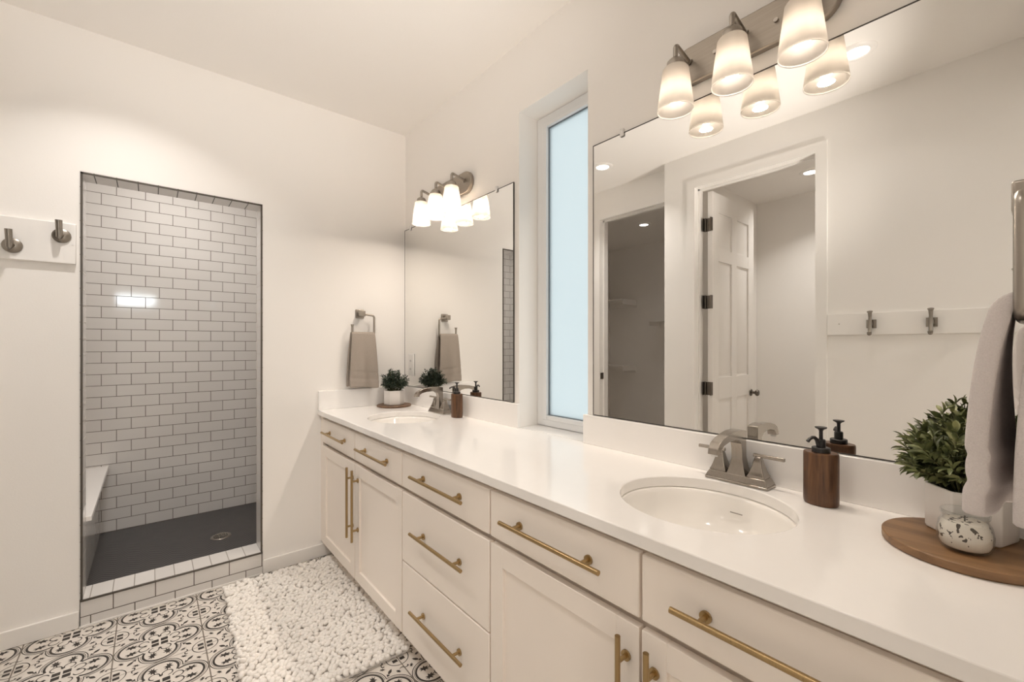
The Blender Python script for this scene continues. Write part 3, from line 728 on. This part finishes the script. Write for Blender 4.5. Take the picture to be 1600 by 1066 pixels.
# ---------------------------------------------------------------- boards, pots, plants, candle
def board(x, y, r, h, mat, label):
    bm = nb(); lathe(bm, [(0, 0.0004), (r - .003, 0.0004), (r, .004), (r, h - .002), (r - .002, h), (0, h)], x, y, CZ, 72)
    o = obj('round_board', bm, mat, None, smooth='auto'); tag(o, label, 'wooden board', 'round wooden boards')
board(1.193, .082, .125, .018, 'board_wood', 'round acacia board under the plant and candle at the near end')
board(1.215, 2.655, .108, .012, 'board_wood_dark', 'small dark round board under the plant by the far wall')
def plant(x, y, z, R, hgt, ang, leafm, label, nsp, spread, rise, ll, seed):
    rnd = random.Random(seed)
    t = thing('potted_plant', label, 'potted plant', (x, y, z), 'plants in white hexagonal pots')
    poly = lambda s: [(x + R * s * math.cos(ang + k * PI / 3), y + R * s * math.sin(ang + k * PI / 3)) for k in range(6)]
    bm = nb()
    pr = [(.96, .0005), (1.0, .006), (1.0, hgt), (.92, hgt), (.90, hgt - .012)]
    rings = [[bm.verts.new((*p, z + zz)) for p in poly(s)] for s, zz in pr]
    for a, b in zip(rings, rings[1:]):
        for k in range(6): bm.faces.new((a[k], a[(k + 1) % 6], b[(k + 1) % 6], b[k]))
    bm.faces.new(rings[0][::-1])
    obj('pot', bm, 'pot', t, bevel=.004)
    bm = nb(); prism(bm, poly(.905), z + hgt - .02, z + hgt - .008); obj('soil', bm, 'soil', t)
    fb, sb = nb(), nb()
    def leaf(p, d, L, wd):
        d = d.normalized(); side = d.cross(Vector((0, 0, 1)))
        side = side.normalized() if side.length > 1e-3 else Vector((1, 0, 0))
        side = (Matrix.Rotation(rnd.uniform(-.7, .7), 3, d) @ side); up = side.cross(d)
        st = [(0, 0, 0), (.3, .8, .02), (.6, 1, .0), (.85, .6, -.05), (1, 0, -.12)]
        mid = [fb.verts.new(p + d * (L * a) + up * (L * c)) for a, b, c in st]
        lf = [fb.verts.new(p + d * (L * a) + up * (L * (c + .10 * b)) + side * (wd * b)) for a, b, c in st[1:4]]
        rt = [fb.verts.new(p + d * (L * a) + up * (L * (c + .10 * b)) - side * (wd * b)) for a, b, c in st[1:4]]
        for e_, sgn in ((lf, 1), (rt, -1)):
            for f in ([mid[0], mid[1], e_[0]], [mid[1], mid[2], e_[1], e_[0]], [mid[2], mid[3], e_[2], e_[1]], [mid[3], mid[4], e_[2]]):
                fb.faces.new(f if sgn > 0 else f[::-1])
    for i in range(nsp):
        az = rnd.uniform(0, 2 * PI); el = math.acos(1 - rnd.random() * .95)       # 0 = straight up
        rr = R * .6 * math.sqrt(rnd.random())
        p0 = Vector((x + rr * math.cos(az), y + rr * math.sin(az), z + hgt - .012))
        d0 = Vector((math.sin(el) * math.cos(az), math.sin(el) * math.sin(az), math.cos(el)))
        tip = Vector((x, y, z + hgt)) + Vector((d0.x * spread, d0.y * spread, .012 + d0.z * rise + .1 * rise)) * rnd.uniform(.78, 1.08)
        tip.x = min(tip.x, B - .035); tip.y = min(tip.y, D - .035); tip.y = max(tip.y, NY + .03)
        mid = (p0 + tip) / 2 + Vector((0, 0, .018))
        pts = [p0 * (1 - s) ** 2 + mid * 2 * s * (1 - s) + tip * s * s for s in [k / 7 for k in range(8)]]
        tube(sb, pts, .0012, 5)
        for k in range(2, 8):
            dd = (pts[k] - pts[k - 1]).normalized()
            sd = dd.cross(Vector((rnd.uniform(-1, 1), rnd.uniform(-1, 1), rnd.uniform(-1, 1)))).normalized()
            for sg in (-1, 1):
                L = ll * rnd.uniform(.75, 1.15) * (1 if k < 7 else .8)
                leaf(pts[k], dd * .9 + sd * sg * .85, L, L * .17)
        leaf(pts[-1], (pts[-1] - pts[-2]), ll * .8, ll * .13)
    for v in list(fb.verts) + list(sb.verts):
        v.co.x = min(v.co.x, B - .024); v.co.y = min(max(v.co.y, NY + .004), D - .024)
    obj('foliage', fb, leafm, t, smooth=True, fix=False); obj('stem', sb, 'stem', t, smooth=True)
plant(1.252, .083, CZ + .018, .066, .092, math.radians(102), 'leaf_olive', 'olive-green leafy plant in a white pot at the near end, half behind the grey towel', 95, .102, .116, .033, 11)
plant(1.215, 2.655, CZ + .012, .064, .092, math.radians(40), 'leaf_dark', 'dark green plant in a white hexagonal pot in the far corner', 80, .088, .098, .024, 5)
t = thing('candle_jar', 'small glass jar candle with dried petals at the front of the near board', 'candle', (1.150, .083, CZ + .018))
x, y, z = 1.150, .083, CZ + .018
bm = nb(); lathe(bm, [(0, .0004), (.028, .0004), (.034, .005), (.0375, .016), (.0382, .032), (.0355, .048), (.031, .056), (.0305, .060), (.033, .063), (.0335, .069), (.0325, .071), (.0312, .069), (.0306, .063), (.0285, .059), (.029, .055), (.0333, .047), (.0362, .032), (.0355, .016), (.032, .007), (.026, .0035), (0, .0035)], x, y, z, 48)
obj('jar', bm, 'glass', t, smooth=True)
bm = nb(); lathe(bm, [(0, .0040), (.0255, .0040), (.0315, .0075), (.035, .016), (.0357, .032), (.0328, .047), (.030, .0525), (0, .0515)], x, y, z, 48); obj('wax', bm, 'wax', t, smooth='auto')
bm = nb(); tube(bm, [(x, y, z + .051), (x + .001, y, z + .062)], .001, 6); obj('wick', bm, 'wick', t)

# ---------------------------------------------------------------- towel rings and towels
def towel_ring(x, y, zt, nrm, label, s=1.0):
    # nrm=-1: on the far wall, facing -y; +1: on the near wall, facing +y. The side bar is on the viewer's right.
    rt = -nrm
    t = thing('towel_ring', label, 'towel ring', (x, y, zt), 'open towel rings')
    bm = nb()
    def bx(a0, a1, n0, n1, z0, z1): box(bm, x + min(a0, a1), x + max(a0, a1), y + min(nrm * n0, nrm * n1), y + max(nrm * n0, nrm * n1), zt + z0, zt + z1)
    bx(-.027, .027, .0005, .010, -.028, .028); bx(-.012, .012, .010, .040, -.014, .014); bx(-.016, .016, .038, .066, -.018, .018)
    obj('wall_plate', bm, 'nickel', t, bevel=.003)
    n = y + nrm * .057; R = .0066
    bm = nb()
    pts = path([(x, n, zt - .004), (x + rt * .075, n, zt - .012), (x + rt * .075, n, zt - .136), (x - rt * .066, n, zt - .136), (x - rt * .066, n, zt - .086)], .016, 6)
    tube(bm, pts, R, 12); tube(bm, [(x - rt * .066, n, zt - .088), (x - rt * .066, n, zt - .078), (x - rt * .066, n, zt - .072)], R, 12, radii=[R, .0085, .011])
    o = obj('ring', bm, 'nickel', t, smooth='auto')
    return (x, n, zt - .136)
def towel(label, c, nrm, w_top, w_bot, drop_f, drop_b, th, mat, seed, off_f, off_b, slack, twist=0.0):
    rnd = random.Random(seed); cx, cy, cz = c
    nu, npth = 28, 34
    ph = [rnd.uniform(0, 6.28) for _ in range(6)]
    r = .0072 + th / 2
    prof = []
    for i in range(npth): f = 1 - i / npth; prof.append((1, f))
    for i in range(9): prof.append((0, i / 8))
    for i in range(npth): prof.append((-1, (i + 1) / npth))
    bm = nb(); rows = []
    for kind, f in prof:
        row = []
        for u in range(nu + 1):
            s = u / nu * 2 - 1
            if kind == 0:
                a = PI * f; n = r * math.cos(a); z = cz + r * math.sin(a); g = 0
            else:
                g = f; n = kind * (r + (off_f if kind > 0 else off_b) * (1 - math.exp(-3 * f)))
                z = cz - f * (drop_f if kind > 0 else drop_b)
            wd = w_top + (w_bot - w_top) * min(1, g * 1.2) if g else w_top
            k = min(1, g * 1.5)
            n += k * slack * (math.sin(s * 3.1 + ph[0] + g) * .6 + math.sin(s * 6.3 + ph[1] - g * 1.3) * .4)
            if kind > 0: n -= twist * k * (s * .5 + .5)
            if kind > 0 and (.68 < f < .72 or .82 < f < .86): n -= .0035
            elif kind > 0 and .72 < f < .82: n -= .0015
            z2 = z + (.004 * math.sin(s * 4 + ph[2]) if f > .97 and kind else 0) - .012 * k * s * (1 if kind > 0 else -.5) * 0.6
            row.append(bm.verts.new((cx + s * wd / 2, cy + nrm * n, z2)))
        rows.append(row)
    for a, b in zip(rows, rows[1:]):
        for u in range(nu): bm.faces.new((a[u], a[u + 1], b[u + 1], b[u]))
    o = obj('hand_towel', bm, mat, None, smooth=True)
    sd = o.modifiers.new('thickness', 'SOLIDIFY'); sd.thickness = th; sd.offset = 0
    sb = o.modifiers.new('smooth', 'SUBSURF'); sb.levels = 1; sb.render_levels = 1
    tag(o, label, 'towel', 'hand towels on the rings'); return o
c = towel_ring(1.040, D, 1.492, -1, 'square towel ring on the far wall beside the mirror')
towel('taupe hand towel hanging on the far wall above the plant', c, -1, .150, .186, .332, .320, .012, 'towel_taupe', 3, .020, .016, .010)
c = towel_ring(.765, NY, 1.456, 1, 'towel ring at the right edge of the picture, close to the camera')
towel('pale grey hand towel hanging at the right edge, close to the camera', c, 1, .150, .172, .222, .215, .018, 'towel_grey', 9, .017, -.012, .003, .018)

# ---------------------------------------------------------------- hook rails
def hook_round(root, x, z, y):
    bm = nb(); lathe(bm, [(0, .012), (.026, .010), (.031, .006), (.031, 0)], 0, 0, 0, 36, axis='y')
    for v in bm.verts: v.co = Vector((x + v.co.x, y - v.co.y, z + v.co.z))
    tube(bm, [(x, y - .009, z), (x - .002, y - .030, z)], .0095, 18)
    tube(bm, [(x - .004, y - .024, z - .016), (x - .004, y - .034, z - .010), (x - .004, y - .036, z + .020), (x - .005, y - .040, z + .062)], .011, 20, radii=[.005, .0105, .0112, .0118])
    obj('hook', bm, 'pewter', root, smooth='auto')
t = thing('hook_rail', 'short white board with two round-based nickel hooks left of the shower', 'hook rail', (-.40, D, 1.74))
bm = nb(); box(bm, WA + .001, -.258, D - .019, D - .0005, 1.654, 1.836); obj('board', bm, 'trim', t, bevel=.003)
hook_round(t, -.449, 1.712, D - .019); hook_round(t, -.303, 1.776, D - .019)
bm = nb(); tube(bm, [(-.268, D - .019, 1.742), (-.268, D - .0215, 1.742)], .0035, 10); obj('screw_cap', bm, 'plate', t)
def hook_square(root, y, z, x):
    bm = nb(); box(bm, x, x + .008, y - .022, y + .022, z - .024, z + .024); box(bm, x + .008, x + .034, y - .010, y + .010, z - .012, z + .012)
    pts = [(x + .056, y, z - .050), (x + .052, y, z - .058), (x + .044, y, z - .056), (x + .040, y, z - .044), (x + .037, y, z - .010), (x + .036, y, z + .035), (x + .040, y, z + .062), (x + .043, y, z + .068)]
    tube(bm, pts, .009, 12, radii=[.011, .010, .009, .009, .009, .008, .010, .014])
    obj('hook', bm, 'pewter', root, smooth='auto', bevel=0)
t = thing('hook_rail', 'long white board with square-plate coat hooks, seen in the near mirror', 'hook rail', (WL, .4, 1.41))
bm = nb(); box(bm, WL + .0005, WL + .016, NY + .002, DY0 - .062, 1.350, 1.474); obj('board', bm, 'trim', t, bevel=.002)
for y in (.594, .346, .098): hook_square(t, y, 1.410, WL + .016)
bm = nb(); tube(bm, [(WL + .016, .745, 1.415), (WL + .018, .745, 1.415)], .003, 8); obj('screw', bm, 'pewter', t)
bm = nb(); box(bm, WL + .0005, WL + .008, NY + .001, DY0 - .060, .079, .10)
bm.free()

# ---------------------------------------------------------------- toilet room door
def door():
    x1, x0 = WL - .118, WL - .118 - .755        # hinge side, free edge
    y0, y1, z0, z1 = 1.566, 1.601, .012, 2.462
    bm = nb()
    st, mid = .105, .09; W = x1 - x0; pw = (W - 2 * st - mid) / 2
    cols = [(x0 + st, x0 + st + pw), (x1 - st - pw, x1 - st)]
    rows = [(.22, .87), (1.04, 1.94), (2.04, 2.315)]
    core = .011
    box(bm, x0, x1, y0 + core, y1 - core, z0, z1)
    for s in (0, 1):
        a, b = (y0, y0 + core) if s == 0 else (y1 - core, y1)
        for e in ((x0, x0 + st), (x1 - st, x1), (x0 + st + pw, x1 - st - pw)): box(bm, e[0], e[1], a, b, z0, z1)
        zs = [z0] + [v for r_ in rows for v in r_] + [z1]
        for k in range(0, len(zs), 2):
            for c_ in cols: box(bm, c_[0], c_[1], a, b, zs[k], zs[k + 1])
        for c_ in cols:
            for r_ in rows:
                yb = y0 + core if s == 0 else y1 - core; yt = y0 + .003 if s == 0 else y1 - .003
                m_, n_ = .016, .046
                v = [bm.verts.new((xx, yb, zz)) for xx, zz in ((c_[0] + m_, r_[0] + m_), (c_[1] - m_, r_[0] + m_), (c_[1] - m_, r_[1] - m_), (c_[0] + m_, r_[1] - m_))]
                u = [bm.verts.new((xx, yt, zz)) for xx, zz in ((c_[0] + n_, r_[0] + n_), (c_[1] - n_, r_[0] + n_), (c_[1] - n_, r_[1] - n_), (c_[0] + n_, r_[1] - n_))]
                bm.faces.new(u)
                for k in range(4): bm.faces.new((v[k], v[(k + 1) % 4], u[(k + 1) % 4], u[k]))
    o = struct('door_1', bm, 'trim', 'open white six-panel door of the toilet room, seen in the near mirror', bevel=.0015, angle=50)
    for z in (.30, 1.255, 2.215) if False else (.96, 1.62, 2.21):
        b_ = nb(); box(b_, x1 + .0005, x1 + .034, y1 + .0225, y1 + .026, z - .05, z + .05); box(b_, x1 - .003, x1 + .001, y0 + .004, y1 + .018, z - .05, z + .05); tube(b_, [(x1 + .008, y1 + .016, z - .052), (x1 + .008, y1 + .016, z + .052)], .007, 12)
        box(b_, x1 - .003, x1 + .03, y0 - .002, y0 + .003, z - .05, z + .05)
        obj('hinge', b_, 'hinge', o)
    b_ = nb(); kx = x0 + .062
    lathe(b_, [(0, .001), (.030, .001), (.028, .008), (.012, .012), (.011, .034), (.024, .044), (.027, .054), (.022, .064), (0, .068)], 0, 0, 0, 28, axis='y')
    for v in b_.verts: v.co = Vector((kx + v.co.x, y0 - v.co.y, .885 + v.co.z))
    obj('knob', b_, 'hinge', o, smooth='auto')
door()

# ---------------------------------------------------------------- closet shelves
def shelf(label, x0, x1, y0, y1, z, end):
    t = thing('closet_shelf', label, 'shelf', ((x0 + x1) / 2, (y0 + y1) / 2, z), 'closet shelves')
    bm = nb(); box(bm, x0, x1, y0, y1, z, z + .020); obj('shelf_board', bm, 'trim', t, bevel=.001)
    bm = nb(); box(bm, x0, x0 + .02, y0, y1, z - .085, z - .0005)
    yy = y0 if end < 0 else y1
    box(bm, x0 + .02, x1 - .02, min(yy, yy - end * .02), max(yy, yy - end * .02), z - .055, z - .0005); obj('cleat', bm, 'trim', t)
shelf('upper closet shelf at the left of the dark closet', -2.748, -2.40, 3.72, 4.198, 1.93, -1)
shelf('lower closet shelf at the left of the dark closet', -2.748, -2.40, 3.72, 4.198, .985, -1)
shelf('closet shelf at the right, half hidden by the wall edge', -2.748, -2.45, 2.70, 3.35, 1.61, 1)

# ---------------------------------------------------------------- outlet plate in the mirror's corner
t = thing('outlet_plate', 'white outlet plate set in the corner of the far mirror behind the plant', 'outlet', (B, 2.685, 1.155))
bm = nb(); box(bm, B - .014, B - .0064, 2.645, 2.725, 1.085, 1.232); obj('cover', bm, 'plate', t, bevel=.003)
for z in (1.13, 1.185):
    bm = nb(); box(bm, B - .0155, B - .0141, 2.668, 2.702, z - .016, z + .016); so = obj('socket', bm, 'plate', t, bevel=.002)
    for yy in (2.679, 2.691):
        bm = nb(); box(bm, B - .0160, B - .0156, yy - .0015, yy + .0015, z - .006, z + .006); obj('slot', bm, 'dark_slot', so)

# ---------------------------------------------------------------- rug
def rug():
    cx, cy, a = .567, 2.2025, math.radians(-2.2); hw, hl = .284, .5045
    t = thing('bath_rug', 'white chunky chenille rug on the floor in front of the far sink', 'rug', (cx, cy, 0))
    ca, sa = math.cos(a), math.sin(a)
    f = lambda x, y: (cx + x * ca - y * sa, cy + x * sa + y * ca)
    bm = nb(); prism(bm, [f(-hw, -hl), f(hw, -hl), f(hw, hl), f(-hw, hl)], .0012, .009); obj('backing', bm, 'rug_base', t)
    base = nb(); bmesh.ops.create_icosphere(base, subdivisions=2, radius=1)
    vs = [v.co.copy() for v in base.verts]; fs = [[v.index for v in f_.verts] for f_ in base.faces]; base.free()
    rnd = random.Random(2); V, F = [], []
    ny, nx = 60, 27
    for j in range(ny + 1):
        for i in range(nx + 1):
            x = -hw + 2 * hw * (i + (.5 if j % 2 else 0)) / nx + rnd.uniform(-.006, .006); y = -hl + 2 * hl * j / ny + rnd.uniform(-.005, .005)
            x = max(-hw - .008, min(hw + .008, x))
            px, py = f(x, y)
            L, r = rnd.uniform(.0120, .0170), rnd.uniform(.0090, .0115)
            rot = Matrix.Rotation(a + rnd.uniform(-.9, .9) + PI / 2 * (rnd.random() < .35), 3, 'Z') @ Matrix.Rotation(rnd.uniform(-.5, .5), 3, 'Y')
            zz = rnd.uniform(.013, .026); n0 = len(V)
            for c_ in vs:
                q_ = rot @ Vector((c_.x * L, c_.y * r, c_.z * r)); V.append((px + q_.x, py + q_.y, max(.004, zz + q_.z)))
            F += [[n0 + k for k in ff] for ff in fs]
    me = bpy.data.meshes.new('pile'); me.from_pydata([(v[0] - cx, v[1] - cy, v[2]) for v in V], [], F); me.materials.append(M['rug'])
    for p in me.polygons: p.use_smooth = True
    o = bpy.data.objects.new('pile', me); C.objects.link(o); o.parent = t; o['kind'] = 'stuff'
rug()
